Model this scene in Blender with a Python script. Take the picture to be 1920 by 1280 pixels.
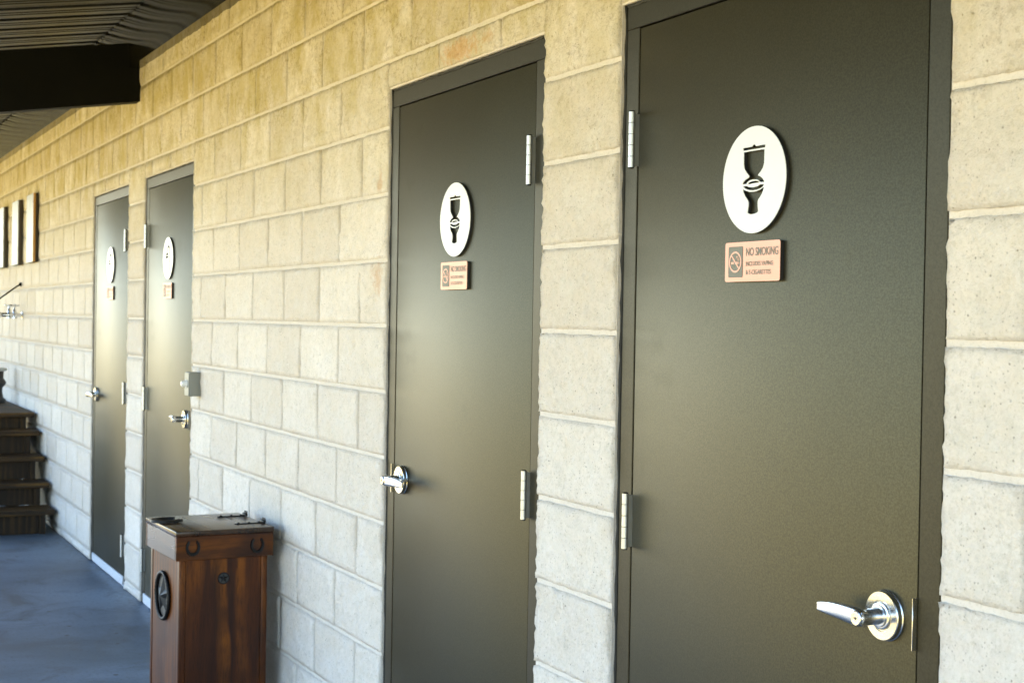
import bpy, bmesh, math, random
from mathutils import Matrix, Vector, noise

# ------------------------------------------------------------------ clean
for o in list(bpy.data.objects):
    bpy.data.objects.remove(o, do_unlink=True)
S = bpy.context.scene
C = S.collection
rad = math.radians

# ------------------------------------------------------------------ camera
CAM_R = Vector((0.4426674, 0.8965311, 0.0166611))
CAM_U = Vector((-0.0206809, -0.0083680, 0.9997511))
CAM_F = Vector((-0.8964474, 0.4429018, -0.0148368))
CAM_P = Vector((0.0, -1.65673, 1.4958))
cam = bpy.data.cameras.new('camera')
cam.sensor_width = 36.0
cam.lens = 36.0 * 2750.74 / 1920.0
cam.clip_start = 0.05
cam.clip_end = 5000.0
cam.dof.use_dof = True
cam.dof.focus_distance = 3.3
cam.dof.aperture_fstop = 11.0
co = bpy.data.objects.new('camera', cam)
C.objects.link(co)
co.matrix_world = Matrix(((CAM_R.x, CAM_U.x, -CAM_F.x, CAM_P.x),
                          (CAM_R.y, CAM_U.y, -CAM_F.y, CAM_P.y),
                          (CAM_R.z, CAM_U.z, -CAM_F.z, CAM_P.z),
                          (0, 0, 0, 1)))
S.camera = co

# ------------------------------------------------------------------ sky and sun
SUN_EL = 42.0
SUN_DIR = Vector((-0.95, -0.31, 0)).normalized()          # where the sun stands, seen from above
world = bpy.data.worlds.new('World')
S.world = world
world.use_nodes = True
wn = world.node_tree.nodes
sky = wn.new('ShaderNodeTexSky')
sky.sky_type = 'NISHITA'
sky.sun_disc = False
sky.sun_elevation = rad(SUN_EL)
sky.sun_rotation = math.atan2(SUN_DIR.x, SUN_DIR.y)
sky.air_density = 1.0
sky.dust_density = 0.3
sky.ozone_density = 3.0
wn['Background'].inputs['Strength'].default_value = 0.15
world.node_tree.links.new(sky.outputs[0], wn['Background'].inputs['Color'])

sun = bpy.data.lights.new('sun', 'SUN')
sun.energy = 4.0
sun.angle = rad(0.53)
sun.color = (1.0, 0.93, 0.82)
so = bpy.data.objects.new('sun', sun)
C.objects.link(so)
d = -(SUN_DIR * math.cos(rad(SUN_EL)) + Vector((0, 0, math.sin(rad(SUN_EL)))))
so.rotation_euler = d.to_track_quat('-Z', 'Y').to_euler()
so.location = (-20, -10, 20)

S.view_settings.view_transform = 'Standard'
S.view_settings.look = 'None'
S.view_settings.exposure = 2.6
S.view_settings.gamma = 1.0
S.view_settings.use_curve_mapping = False

# ------------------------------------------------------------------ helpers
def mesh_obj(name, verts, faces, mat, parent=None, smooth=False):
    me = bpy.data.meshes.new(name)
    me.from_pydata([tuple(v) for v in verts], [], [tuple(f) for f in faces])
    me.validate()
    bm = bmesh.new(); bm.from_mesh(me)
    bmesh.ops.recalc_face_normals(bm, faces=bm.faces)
    bm.to_mesh(me); bm.free()
    if smooth:
        for p in me.polygons: p.use_smooth = True
    return link(name, me, mat, parent)

def link(name, me, mat, parent=None):
    o = bpy.data.objects.new(name, me)
    if mat is not None and not me.materials:
        me.materials.append(mat)
    C.objects.link(o)
    if parent is not None: o.parent = parent
    return o

def bm_obj(name, bm, mat, parent=None, smooth=False, angle=None):
    me = bpy.data.meshes.new(name)
    bmesh.ops.recalc_face_normals(bm, faces=bm.faces)
    if angle is not None:
        for f in bm.faces: f.smooth = True
        for e in bm.edges:
            if len(e.link_faces) == 2 and e.calc_face_angle(0) > rad(angle): e.smooth = False
    bm.to_mesh(me); bm.free()
    if smooth:
        for p in me.polygons: p.use_smooth = True
    return link(name, me, mat, parent)

def add_box(bm, x0, x1, y0, y1, z0, z1, bevel=0.0, seg=2, M=None):
    r = bmesh.ops.create_cube(bm, size=1.0)
    vs = r['verts']
    for v in vs:
        v.co = Vector(((x0 + x1) / 2 + v.co.x * (x1 - x0), (y0 + y1) / 2 + v.co.y * (y1 - y0), (z0 + z1) / 2 + v.co.z * (z1 - z0)))
    if bevel:
        es = list({e for v in vs for e in v.link_edges})
        rb = bmesh.ops.bevel(bm, geom=es, offset=bevel, segments=seg, affect='EDGES', profile=0.5)
        vs = [v for v in {v for f in rb['faces'] for v in f.verts} | {v for v in vs if v.is_valid}]
    if M is not None:
        for v in vs: v.co = M @ v.co
    return vs

def box(name, x0, x1, y0, y1, z0, z1, mat, parent=None, bevel=0.0, seg=2):
    bm = bmesh.new()
    add_box(bm, x0, x1, y0, y1, z0, z1, bevel, seg)
    return bm_obj(name, bm, mat, parent, angle=40 if bevel else None)

def add_lathe(bm, prof, M, n=32, cap=True):
    """prof: (radius, height along local Z); M places it."""
    rings = []
    for r, h in prof:
        rings.append([bm.verts.new(M @ Vector((r * math.cos(2 * math.pi * i / n), r * math.sin(2 * math.pi * i / n), h))) for i in range(n)])
    for a, b in zip(rings, rings[1:]):
        for i in range(n):
            bm.faces.new((a[i], a[(i + 1) % n], b[(i + 1) % n], b[i]))
    if cap:
        bm.faces.new(rings[0]); bm.faces.new(rings[-1])

def add_tube(bm, pts, rads, n=12, flat=(1.0, 1.0), up=Vector((0, 0, 1))):
    pts = [Vector(p) for p in pts]
    if not isinstance(rads, (list, tuple)): rads = [rads] * len(pts)
    rings = []
    for i, p in enumerate(pts):
        t = (pts[min(i + 1, len(pts) - 1)] - pts[max(i - 1, 0)]).normalized()
        a = t.cross(up)
        if a.length < 1e-4: a = t.cross(Vector((1, 0, 0)))
        a.normalize(); b = a.cross(t).normalized()
        rings.append([bm.verts.new(p + (a * math.cos(2 * math.pi * k / n) * flat[0] + b * math.sin(2 * math.pi * k / n) * flat[1]) * rads[i]) for k in range(n)])
    for r0, r1 in zip(rings, rings[1:]):
        for k in range(n):
            bm.faces.new((r0[k], r0[(k + 1) % n], r1[(k + 1) % n], r1[k]))
    bm.faces.new(rings[0]); bm.faces.new(rings[-1])

AX_Y = Matrix.Rotation(rad(90), 4, 'X')       # local Z -> -Y (towards the porch)

def at(x, y, z): return Matrix.Translation((x, y, z))

def empty(name, loc, rz=0.0, label=None, cat=None, group=None):
    o = bpy.data.objects.new(name, None)
    o.empty_display_size = 0.1
    C.objects.link(o)
    o.location = loc
    o.rotation_euler = (0, 0, rz)
    tag(o, label, cat, group)
    return o

def tag(o, label=None, cat=None, group=None, kind=None):
    if label: o['label'] = label
    if cat: o['category'] = cat
    if group: o['group'] = group
    if kind: o['kind'] = kind
    return o

# ------------------------------------------------------------------ materials
class NT:
    def __init__(self, name):
        self.m = bpy.data.materials.new(name)
        self.m.use_nodes = True
        self.t = self.m.node_tree
        self.b = self.t.nodes['Principled BSDF']
    def n(self, typ, **kw):
        x = self.t.nodes.new(typ)
        for k, v in kw.items():
            if k.startswith('i_'): x.inputs[k[2:].replace('_', ' ')].default_value = v
            else: setattr(x, k, v)
        return x
    def l(self, a, b): self.t.links.new(a, b)
    def coord(self, kind='Object'): return self.n('ShaderNodeTexCoord').outputs[kind]
    def pos(self): return self.n('ShaderNodeNewGeometry').outputs['Position']
    def mapped(self, src, scale=(1, 1, 1), loc=(0, 0, 0), rot=(0, 0, 0)):
        m = self.n('ShaderNodeMapping')
        m.inputs['Scale'].default_value = scale
        m.inputs['Location'].default_value = loc
        m.inputs['Rotation'].default_value = rot
        self.l(src, m.inputs['Vector'])
        return m.outputs[0]
    def noise(self, vec, scale, detail=4.0, rough=0.55, dist=0.0):
        x = self.n('ShaderNodeTexNoise')
        x.inputs['Scale'].default_value = scale
        x.inputs['Detail'].default_value = detail
        x.inputs['Roughness'].default_value = rough
        x.inputs['Distortion'].default_value = dist
        if vec is not None: self.l(vec, x.inputs['Vector'])
        return x.outputs['Fac']
    def ramp(self, fac, stops):
        r = self.n('ShaderNodeValToRGB')
        e = r.color_ramp.elements
        while len(e) < len(stops): e.new(0.5)
        for k, (p, c) in zip(e, stops):
            k.position = p
            k.color = (c, c, c, 1) if isinstance(c, (int, float)) else (*c, 1)
        self.l(fac, r.inputs['Fac'])
        return r.outputs['Color']
    def mix(self, fac, a, b, mode='MIX'):
        x = self.n('ShaderNodeMix', data_type='RGBA', blend_type=mode)
        for sock, v in ((x.inputs[0], fac), (x.inputs[6], a), (x.inputs[7], b)):
            if isinstance(v, (int, float)): sock.default_value = v
            elif isinstance(v, tuple): sock.default_value = (*v, 1)
            else: self.l(v, sock)
        return x.outputs[2]
    def math(self, op, a, b=None, c=None):
        x = self.n('ShaderNodeMath', operation=op)
        for i, v in enumerate((a, b, c)):
            if v is None: continue
            if isinstance(v, (int, float)): x.inputs[i].default_value = v
            else: self.l(v, x.inputs[i])
        return x.outputs[0]
    def bump(self, h, strength, dist, prev=None):
        x = self.n('ShaderNodeBump')
        x.inputs['Strength'].default_value = strength
        x.inputs['Distance'].default_value = dist
        self.l(h, x.inputs['Height'])
        if prev is not None: self.l(prev, x.inputs['Normal'])
        return x.outputs[0]
    def out(self, color=None, rough=None, metal=None, normal=None, coat=None, coat_rough=None, spec=None):
        for k, v in (('Base Color', color), ('Roughness', rough), ('Metallic', metal), ('Normal', normal), ('Coat Weight', coat), ('Coat Roughness', coat_rough), ('Specular IOR Level', spec)):
            if v is None: continue
            s = self.b.inputs[k]
            if isinstance(v, (int, float)): s.default_value = v
            elif isinstance(v, tuple): s.default_value = (*v, 1)
            else: self.l(v, s)
        return self.m

def plain(name, col, rough=0.5, metal=0.0, var=0.12, scale=12.0, bump=0.0, bscale=200.0, coat=None, rvar=0.0):
    t = NT(name)
    v = t.coord('Object')
    n = t.noise(v, scale, 5)
    c = t.mix(n, tuple(x * (1 - var) for x in col), tuple(min(1, x * (1 + var)) for x in col))
    nb = None
    if bump: nb = t.bump(t.noise(v, bscale, 3), bump, 0.002)
    r = rough
    if rvar: r = t.math('MULTIPLY_ADD', t.noise(v, scale * 1.7, 4), rvar, rough - rvar / 2)
    return t.out(c, r, metal, nb, coat)

def split_block_material():
    t = NT('split_face_block')
    p = t.pos()
    rnd = t.n('ShaderNodeObjectInfo').outputs['Random']
    # each block starts at its own place in the noise
    off = t.n('ShaderNodeCombineXYZ')
    t.l(t.math('MULTIPLY', rnd, 37.0), off.inputs[0]); t.l(t.math('MULTIPLY', rnd, 91.0), off.inputs[2])
    va = t.n('ShaderNodeVectorMath', operation='ADD'); t.l(p, va.inputs[0]); t.l(off.outputs[0], va.inputs[1])
    q = va.outputs[0]
    base = t.mix(rnd, (0.665, 0.595, 0.515), (0.785, 0.72, 0.64))
    big = t.ramp(t.noise(q, 5.0, 5, 0.6), [(0.35, 0.0), (0.72, 1.0)])
    c = t.mix(t.math('MULTIPLY', big, 0.35), base, (0.58, 0.50, 0.37))
    # grey cement bloom
    bl = t.ramp(t.noise(q, 11.0, 6, 0.7), [(0.5, 0.0), (0.75, 1.0)])
    c = t.mix(t.math('MULTIPLY', bl, 0.45), c, (0.76, 0.74, 0.69))
    # sand grain and broken aggregate
    gr = t.noise(q, 170.0, 4, 0.75)
    mot = t.ramp(t.noise(q, 26.0, 6, 0.72), [(0.30, 1.0), (0.60, 0.25)])
    c = t.mix(t.math('MULTIPLY', t.ramp(gr, [(0.30, 0.8), (0.47, 0.0)]), mot), c, (0.44, 0.395, 0.30))
    c = t.mix(t.ramp(gr, [(0.56, 0.0), (0.72, 0.55)]), c, (0.79, 0.745, 0.68))
    mid = t.noise(q, 70.0, 5, 0.75)
    c = t.mix(t.math('MULTIPLY', t.ramp(mid, [(0.32, 0.7), (0.47, 0.0)]), mot), c, (0.46, 0.41, 0.315))
    cl = t.ramp(t.noise(q, 34.0, 6, 0.75), [(0.46, 0.0), (0.66, 0.42)])
    c = t.mix(cl, c, (0.60, 0.565, 0.485))
    # single dark stones and voids
    vo = t.n('ShaderNodeTexVoronoi'); vo.inputs['Scale'].default_value = 46.0; t.l(q, vo.inputs['Vector'])
    pit = t.ramp(vo.outputs['Distance'], [(0.06, 1.0), (0.13, 0.0)])
    pit = t.math('MULTIPLY', pit, t.ramp(t.noise(q, 19.0, 2), [(0.46, 0.0), (0.52, 1.0)]))
    v2 = t.n('ShaderNodeTexVoronoi'); v2.inputs['Scale'].default_value = 105.0; t.l(q, v2.inputs['Vector'])
    p2 = t.math('MULTIPLY', t.ramp(v2.outputs['Distance'], [(0.10, 1.0), (0.24, 0.0)]), t.ramp(t.noise(q, 31.0, 3), [(0.44, 0.0), (0.54, 1.0)]))
    c = t.mix(t.math('MULTIPLY', p2, 0.5), c, (0.24, 0.20, 0.14))
    c = t.mix(t.math('MULTIPLY', pit, 0.6), c, (0.16, 0.13, 0.09))
    # weathered top of the wall: stains plus warm ground-bounce light painted into the colour
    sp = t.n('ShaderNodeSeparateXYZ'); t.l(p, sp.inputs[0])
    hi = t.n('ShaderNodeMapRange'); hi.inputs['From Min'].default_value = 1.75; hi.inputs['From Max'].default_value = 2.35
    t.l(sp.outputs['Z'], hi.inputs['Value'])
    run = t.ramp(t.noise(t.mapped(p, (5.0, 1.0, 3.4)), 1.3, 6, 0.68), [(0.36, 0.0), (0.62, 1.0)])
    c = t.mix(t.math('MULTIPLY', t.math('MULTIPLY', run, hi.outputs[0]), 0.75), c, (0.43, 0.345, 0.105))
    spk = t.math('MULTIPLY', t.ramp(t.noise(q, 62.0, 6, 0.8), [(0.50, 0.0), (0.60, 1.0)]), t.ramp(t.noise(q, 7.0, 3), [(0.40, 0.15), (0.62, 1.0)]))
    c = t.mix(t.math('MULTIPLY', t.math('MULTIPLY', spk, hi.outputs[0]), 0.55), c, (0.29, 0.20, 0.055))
    c = t.mix(t.math('MULTIPLY', spk, 0.18), c, (0.30, 0.26, 0.20))
    # rust marks by the second door
    for (x, z, rx, rz, s) in ((-3.70, 2.232, 0.16, 0.045, 1.0), (-4.30, 1.62, 0.05, 0.075, 0.75), (-4.29, 1.92, 0.02, 0.05, 0.7), (-3.52, 2.243, 0.05, 0.025, 0.6), (-1.70, 2.16, 0.03, 0.09, 0.4)):
        dx = t.math('DIVIDE', t.math('SUBTRACT', sp.outputs['X'], x), rx)
        dz = t.math('DIVIDE', t.math('SUBTRACT', sp.outputs['Z'], z), rz)
        rr = t.math('SQRT', t.math('ADD', t.math('MULTIPLY', dx, dx), t.math('MULTIPLY', dz, dz)))
        rr = t.math('ADD', rr, t.math('MULTIPLY_ADD', t.noise(p, 60.0, 5, 0.7), 2.6, -1.3))
        c = t.mix(t.math('MULTIPLY', t.ramp(rr, [(0.25, 1.0), (0.95, 0.0)]), s * 0.55), c, (0.52, 0.25, 0.06))
    h1 = t.bump(t.noise(q, 55.0, 6, 0.7), 0.7, 0.012)
    h2 = t.bump(gr, 0.5, 0.005, h1)
    return t.out(c, 0.93, 0.0, h2, spec=0.2)

def mortar_material():
    t = NT('mortar')
    p = t.pos()
    n = t.noise(p, 14.0, 6, 0.6)
    c = t.mix(n, (0.545, 0.49, 0.42), (0.675, 0.62, 0.545))
    c = t.mix(t.ramp(t.noise(p, 140.0, 4, 0.7), [(0.32, 0.35), (0.5, 0.0)]), c, (0.33, 0.29, 0.22))
    return t.out(c, 0.9, 0.0, t.bump(t.noise(p, 120.0, 5, 0.65), 0.5, 0.004), spec=0.2)

def door_paint(name, col):
    t = NT(name)
    v = t.coord('Object')
    n = t.noise(v, 3.5, 5, 0.6)
    c = t.mix(n, tuple(x * 0.9 for x in col), tuple(x * 1.1 for x in col))
    c = t.mix(t.ramp(t.noise(v, 260.0, 3, 0.7), [(0.38, 0.55), (0.62, 0.0)]), c, tuple(x * 0.45 for x in col))
    sm = t.ramp(t.noise(v, 7.0, 6, 0.7), [(0.58, 0.0), (0.70, 1.0)])
    scr = t.ramp(t.noise(t.mapped(v, (240, 1, 9), rot=(0, 0.35, 0)), 1.0, 2, 0.5), [(0.70, 0.0), (0.76, 1.0)])
    r = t.math('MULTIPLY_ADD', sm, 0.03, 0.425)
    r = t.math('MULTIPLY_ADD', scr, -0.05, r)
    nb = t.bump(t.noise(v, 420.0, 2, 0.5), 0.14, 0.0012)
    nb = t.bump(t.noise(v, 2.2, 2, 0.4), 0.35, 0.006, nb)
    return t.out(c, r, 0.72, nb, spec=0.4)

def brushed(name, col, rough=0.3, axis=(4, 4, 220)):
    t = NT(name)
    v = t.mapped(t.coord('Object'), axis)
    n = t.noise(v, 6.0, 4, 0.6)
    c = t.mix(n, tuple(x * 0.88 for x in col), tuple(min(1, x * 1.08) for x in col))
    r = t.math('MULTIPLY_ADD', n, 0.16, rough - 0.08)
    return t.out(c, r, 1.0, t.bump(n, 0.05, 0.0006))

def wood(name, dark, mid, light, along='Z', rough=0.38, coat=0.25, scale=1.0, knots=True):
    t = NT(name)
    s = {'X': (1.1, 11, 11), 'Y': (11, 1.1, 11), 'Z': (11, 11, 1.1)}[along]
    v = t.mapped(t.coord('Object'), tuple(a * scale for a in s), (3.1, 1.7, 0.4))
    big = t.noise(v, 0.9, 4, 0.6, 0.8)
    w = t.n('ShaderNodeTexWave', wave_type='RINGS', rings_direction={'X': 'X', 'Y': 'Y', 'Z': 'Z'}[along])
    w.inputs['Scale'].default_value = 0.8; w.inputs['Distortion'].default_value = 6.5; w.inputs['Detail'].default_value = 4.0
    w.inputs['Detail Scale'].default_value = 1.1
    t.l(v, w.inputs['Vector'])
    fine = t.noise(t.mapped(v, (6, 6, 6)), 3.0, 5, 0.7)
    c = t.mix(t.ramp(big, [(0.3, 0.0), (0.7, 1.0)]), dark, mid)
    c = t.mix(t.math('MULTIPLY', t.math('MULTIPLY', t.ramp(w.outputs['Fac'], [(0.25, 0.0), (0.95, 1.0)]), t.ramp(t.noise(t.coord('Object'), 4.0, 3, 0.5), [(0.4, 0.05), (0.65, 1.0)])), 0.85), c, light)
    c = t.mix(t.ramp(fine, [(0.30, 0.7), (0.5, 0.0)]), c, tuple(x * 0.45 for x in dark))
    if knots:
        k = t.n('ShaderNodeTexVoronoi'); k.inputs['Scale'].default_value = 0.45; t.l(v, k.inputs['Vector'])
        c = t.mix(t.ramp(k.outputs['Distance'], [(0.08, 0.9), (0.2, 0.0)]), c, tuple(x * 0.3 for x in dark))
    nb = t.bump(fine, 0.25, 0.0015)
    return t.out(c, t.math('MULTIPLY_ADD', big, 0.15, rough - 0.07), 0.0, nb, coat, 0.25, spec=0.28)

def floor_material():
    t = NT('porch_concrete')
    p = t.pos()
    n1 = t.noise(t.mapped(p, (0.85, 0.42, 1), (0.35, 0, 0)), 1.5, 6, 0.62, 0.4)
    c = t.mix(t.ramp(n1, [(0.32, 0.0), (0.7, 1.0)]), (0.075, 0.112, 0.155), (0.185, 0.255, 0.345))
    n2 = t.noise(t.mapped(p, (1.5, 1.2, 1)), 2.0, 6, 0.68, 0.8)
    c = t.mix(t.ramp(n2, [(0.50, 0.0), (0.68, 0.75)]), c, (0.06, 0.075, 0.095))
    c = t.mix(t.ramp(t.noise(p, 60.0, 5, 0.7), [(0.30, 0.75), (0.46, 0.0)]), c, (0.04, 0.05, 0.065))
    c = t.mix(t.ramp(t.noise(p, 25.0, 3, 0.6), [(0.70, 0.0), (0.78, 0.5)]), c, (0.26, 0.31, 0.37))
    # grit swept against the wall
    sp = t.n('ShaderNodeSeparateXYZ'); t.l(p, sp.inputs[0])
    edge = t.n('ShaderNodeMapRange'); edge.inputs['From Min'].default_value = -0.16; edge.inputs['From Max'].default_value = -0.01
    t.l(sp.outputs['Y'], edge.inputs['Value'])
    gt = t.ramp(t.noise(p, 34.0, 5, 0.75), [(0.50, 0.0), (0.60, 1.0)])
    c = t.mix(t.math('MULTIPLY', t.math('MULTIPLY', gt, edge.outputs[0]), 0.7), c, (0.055, 0.045, 0.03))
    vo = t.n('ShaderNodeTexVoronoi'); vo.inputs['Scale'].default_value = 5.5; t.l(p, vo.inputs['Vector'])
    c = t.mix(t.ramp(vo.outputs['Distance'], [(0.05, 0.8), (0.075, 0.0)]), c, (0.03, 0.03, 0.03))
    r = t.math('MULTIPLY_ADD', n1, 0.18, 0.42)
    return t.out(c, r, 0.0, t.bump(t.noise(p, 90.0, 5, 0.65), 0.22, 0.004), spec=0.45)

def ground_material():
    t = NT('dry_ground')
    p = t.pos()
    c = t.mix(t.noise(p, 0.25, 6, 0.6), (0.47, 0.340, 0.066), (0.57, 0.42, 0.105))
    c = t.mix(t.ramp(t.noise(p, 3.0, 6, 0.7), [(0.4, 0.0), (0.7, 0.6)]), c, (0.34, 0.23, 0.06))
    return t.out(c, 0.95, 0.0, t.bump(t.noise(p, 20.0, 5), 0.6, 0.03))

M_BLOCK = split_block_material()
M_MORTAR = mortar_material()
M_DOOR = door_paint('bronze_door_paint', (0.068, 0.061, 0.036))
M_FRAME = door_paint('bronze_frame_paint', (0.036, 0.032, 0.019))
M_SEAL = plain('dark_sealant', (0.010, 0.009, 0.005), 0.7, var=0.3, scale=60, bump=0.6, bscale=160)
M_HINGE = plain('zinc_hinge', (0.50, 0.51, 0.50), 0.36, 0.85, var=0.10, scale=40, rvar=0.15)
M_STEEL = brushed('satin_chrome', (0.70, 0.69, 0.66), 0.24, (60, 60, 60))
M_DARKHOLE = plain('keyway', (0.01, 0.01, 0.01), 0.6)
M_ALU = brushed('aluminium', (0.80, 0.81, 0.83), 0.38, (4, 4, 90))
M_SWEEP = plain('pale_aluminium_strip', (0.66, 0.68, 0.71), 0.4, 0.2, var=0.08)
M_WHITE = plain('white_sign_face', (0.60, 0.61, 0.60), 0.36, var=0.03, scale=5)
M_BLACKEDGE = plain('black_plastic_edge', (0.02, 0.02, 0.02), 0.5)
M_COPPER = brushed('brushed_copper_plastic', (0.42, 0.235, 0.175), 0.44, (3, 60, 160))
M_COPPER.node_tree.nodes['Principled BSDF'].inputs['Metallic'].default_value = 0.75
M_ETCH = plain('etched_grey', (0.135, 0.13, 0.10), 0.55, var=0.05)
M_IRON = plain('black_iron', (0.007, 0.0065, 0.006), 0.5, 0.0, var=0.3, scale=40, bump=0.3, bscale=250)
M_BEAM = plain('black_steel', (0.0045, 0.0048, 0.0042), 0.55, var=0.3, scale=4, rvar=0.2)
M_ROOF = plain('roof_sheet_underside', (0.009, 0.009, 0.0075), 0.40, 0.15, var=0.10, scale=2.0, rvar=0.12)
M_TRIM = plain('dark_bronze_trim', (0.012, 0.011, 0.008), 0.13, 0.0, var=0.15, scale=1.5)
for m_, v_ in ((M_IRON, 0.22), (M_BEAM, 0.08), (M_ROOF, 0.25), (M_TRIM, 0.35)): m_.node_tree.nodes['Principled BSDF'].inputs['Specular IOR Level'].default_value = v_
M_FLOOR = floor_material()
M_GROUND = ground_material()
M_BINV = wood('stained_pine_upright', (0.022, 0.0046, 0.0005), (0.090, 0.0215, 0.0012), (0.23, 0.066, 0.0025), 'Z', 0.42, 0.0)
M_BINY = wood('stained_pine_lid_side', (0.020, 0.0045, 0.0005), (0.075, 0.0185, 0.0012), (0.165, 0.046, 0.002), 'Y', 0.42, 0.0)
M_BINX = wood('stained_pine_lid_front', (0.016, 0.007, 0.003), (0.032, 0.014, 0.005), (0.055, 0.024, 0.008), 'X', 0.28, 0.3)
M_STAIR = wood('weathered_stair_wood', (0.013, 0.0062, 0.0015), (0.038, 0.0195, 0.0044), (0.14, 0.072, 0.012), 'Y', 0.62, 0.0, knots=False)
M_STAIRV = wood('weathered_stringer_wood', (0.009, 0.0046, 0.0013), (0.022, 0.0115, 0.0035), (0.05, 0.026, 0.006), 'Z', 0.65, 0.0, knots=False)
M_BOARD = wood('grey_barn_board', (0.20, 0.195, 0.185), (0.32, 0.315, 0.30), (0.45, 0.44, 0.41), 'Z', 0.42, 0.0, knots=False)
M_BOARDEDGE = plain('board_edge', (0.05, 0.040, 0.028), 0.8, var=0.3)
M_BOARDSTRIP = plain('honey_edge_strip', (0.42, 0.23, 0.06), 0.6, var=0.2)
M_CHROME = plain('chrome', (0.62, 0.63, 0.65), 0.16, 1.0, var=0.08, scale=30)
M_BOXGREY = plain('grey_box_paint', (0.21, 0.215, 0.19), 0.45, var=0.06)
M_KNOB = plain('white_plastic', (0.78, 0.78, 0.76), 0.35, var=0.03)
M_POST = plain('dark_turned_wood', (0.022, 0.019, 0.016), 0.4, var=0.3, scale=20)
M_POSTCAP = plain('pale_cap', (0.42, 0.43, 0.42), 0.35, 0.5, var=0.1)

# ------------------------------------------------------------------ measured layout (metres; wall face is y = 0, floor z = 0)
COURSE = 0.2032
UNIT = 2 * COURSE
K0 = 1.47                                  # height of one bed joint
DOORS = [(-2.306, 1), (-3.708, -1), (-7.147, 1), (-8.565, -1)]      # centre, latch side
LEAF_W, LEAF_H = 0.906, 2.135
FACE_W = 0.051
OPEN_HALF = LEAF_W / 2 + 0.003 + FACE_W + 0.013
OPEN_TOP = 2.196
WALL_X0, WALL_X1 = -18.0, 5.0
ROOF_S = 0.157
def roof_z(y): return 3.075 + ROOF_S * (y + 0.06)

# ------------------------------------------------------------------ ground and floor
g = mesh_obj('ground', [(-900, -900, -0.16), (900, -900, -0.16), (900, 900, -0.16), (-900, 900, -0.16)], [(0, 1, 2, 3)], M_GROUND)
tag(g, kind='structure')
SLAB_Y = -2.6
f = box('porch_floor', WALL_X0 - 1, WALL_X1 + 1, SLAB_Y, 0.30, -0.20, 0.0, M_FLOOR, bevel=0.006)
tag(f, kind='structure')

# ------------------------------------------------------------------ block wall
wall = empty('block_wall', (-6.5, 0, 0), 0, 'long tan split-face concrete block wall with pale mortar joints holding four brown doors', 'wall')
ORG = Vector((-6.5, 0, 0))

def fn(x, y, z, o=4):
    return noise.fractal(Vector((x, y, z)), 0.9, 2.1, o)

def block_geom(w, h, cell, seed, rag=0.0):
    nx = max(3, int(round(w / cell))); nz = max(2, int(round(h / cell)))
    V, F = [], []
    rs = random.Random(seed)
    far = 1.0 if cell < 0.015 else (0.75 if cell < 0.03 else 0.4)
    tx, tz = rs.uniform(-0.010, 0.010), rs.uniform(-0.016, 0.016)
    sx, sy = rs.uniform(0, 90), rs.uniform(0, 90)
    for j in range(nz + 1):
        for i in range(nx + 1):
            u = i / nx; v = j / nz
            x = (u - 0.5) * w; z = (v - 0.5) * h
            e = min(min(u, 1 - u) * w, min(v, 1 - v) * h)
            y = -0.0055 + far * 0.0090 * fn(x * 9 + sx, sy, z * 9) + far * 0.0050 * fn(x * 42 + sx, sy + 7, z * 42, 3) + tx * x + tz * z
            y = min(max(y, -0.018), -0.0012)
            k = min(1.0, e / 0.007)
            y = y * (0.35 + 0.65 * k * (2 - k))
            if i in (0, nx): x += (0.0022 * fn(sx, z * 60, 3.3 + i) + rs.uniform(-0.0011, 0.0011)) * (1 if i == nx else -1)
            if i == 0 and rag:
                x += rag * (0.7 * fn(sx, z * 17, 5.1, 3) + 0.6 * fn(sx, z * 95, 8.1, 2)) + rs.uniform(-0.0016, 0.0016); y -= 0.004 + 0.004 * rs.random()
            if j in (0, nz): z += 0.0018 * fn(x * 55, sx, 9.1 + j) + rs.uniform(-0.0008, 0.0008)
            if i in (0, nx) or j in (0, nz): y += rs.uniform(-0.0014, 0.0008)
            V.append((x, y, z))
    for j in range(nz):
        for i in range(nx):
            a = j * (nx + 1) + i
            F.append((a, a + 1, a + nx + 2, a + nx + 1))
    ring = [i for i in range(nx + 1)] + [j * (nx + 1) + nx for j in range(1, nz + 1)] + [nz * (nx + 1) + i for i in range(nx - 1, -1, -1)] + [j * (nx + 1) for j in range(nz - 1, 0, -1)]
    base = len(V)
    for r in ring: V.append((V[r][0], 0.085, V[r][2]))
    n = len(ring)
    for i in range(n):
        F.append((ring[(i + 1) % n], ring[i], base + i, base + (i + 1) % n))
    return V, F

JO = 0.009
BED = 0.0120
ragged = set()
pieces = []           # (x0, x1, z0, z1)
def joints(course):
    ph = -4.455 if course % 2 == 0 else -4.658
    k = math.ceil((WALL_X0 - ph) / UNIT)
    r = []
    while ph + k * UNIT < WALL_X1:
        r.append(ph + k * UNIT); k += 1
    return r

def fill(x0, x1, z0, z1, course, end0, end1):
    """blocks between two x limits; end0/end1 say if that limit is a door jamb"""
    js = [x for x in joints(course) if x0 + 0.085 < x < x1 - 0.085] if x1 - x0 > 0.5 or not (end0 and end1) else []
    xs = [x0] + js + [x1]
    for i, (a, b) in enumerate(zip(xs, xs[1:])):
        a2 = a + (0.004 if (i == 0 and end0) else JO / 2)
        b2 = b - (0.003 if (i == len(xs) - 2 and end1) else JO / 2)
        pieces.append((a2, b2, z0 + BED / 2, z1 - BED / 2))
        if i == 0 and end0: ragged.add((a2, z0 + BED / 2))

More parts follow.
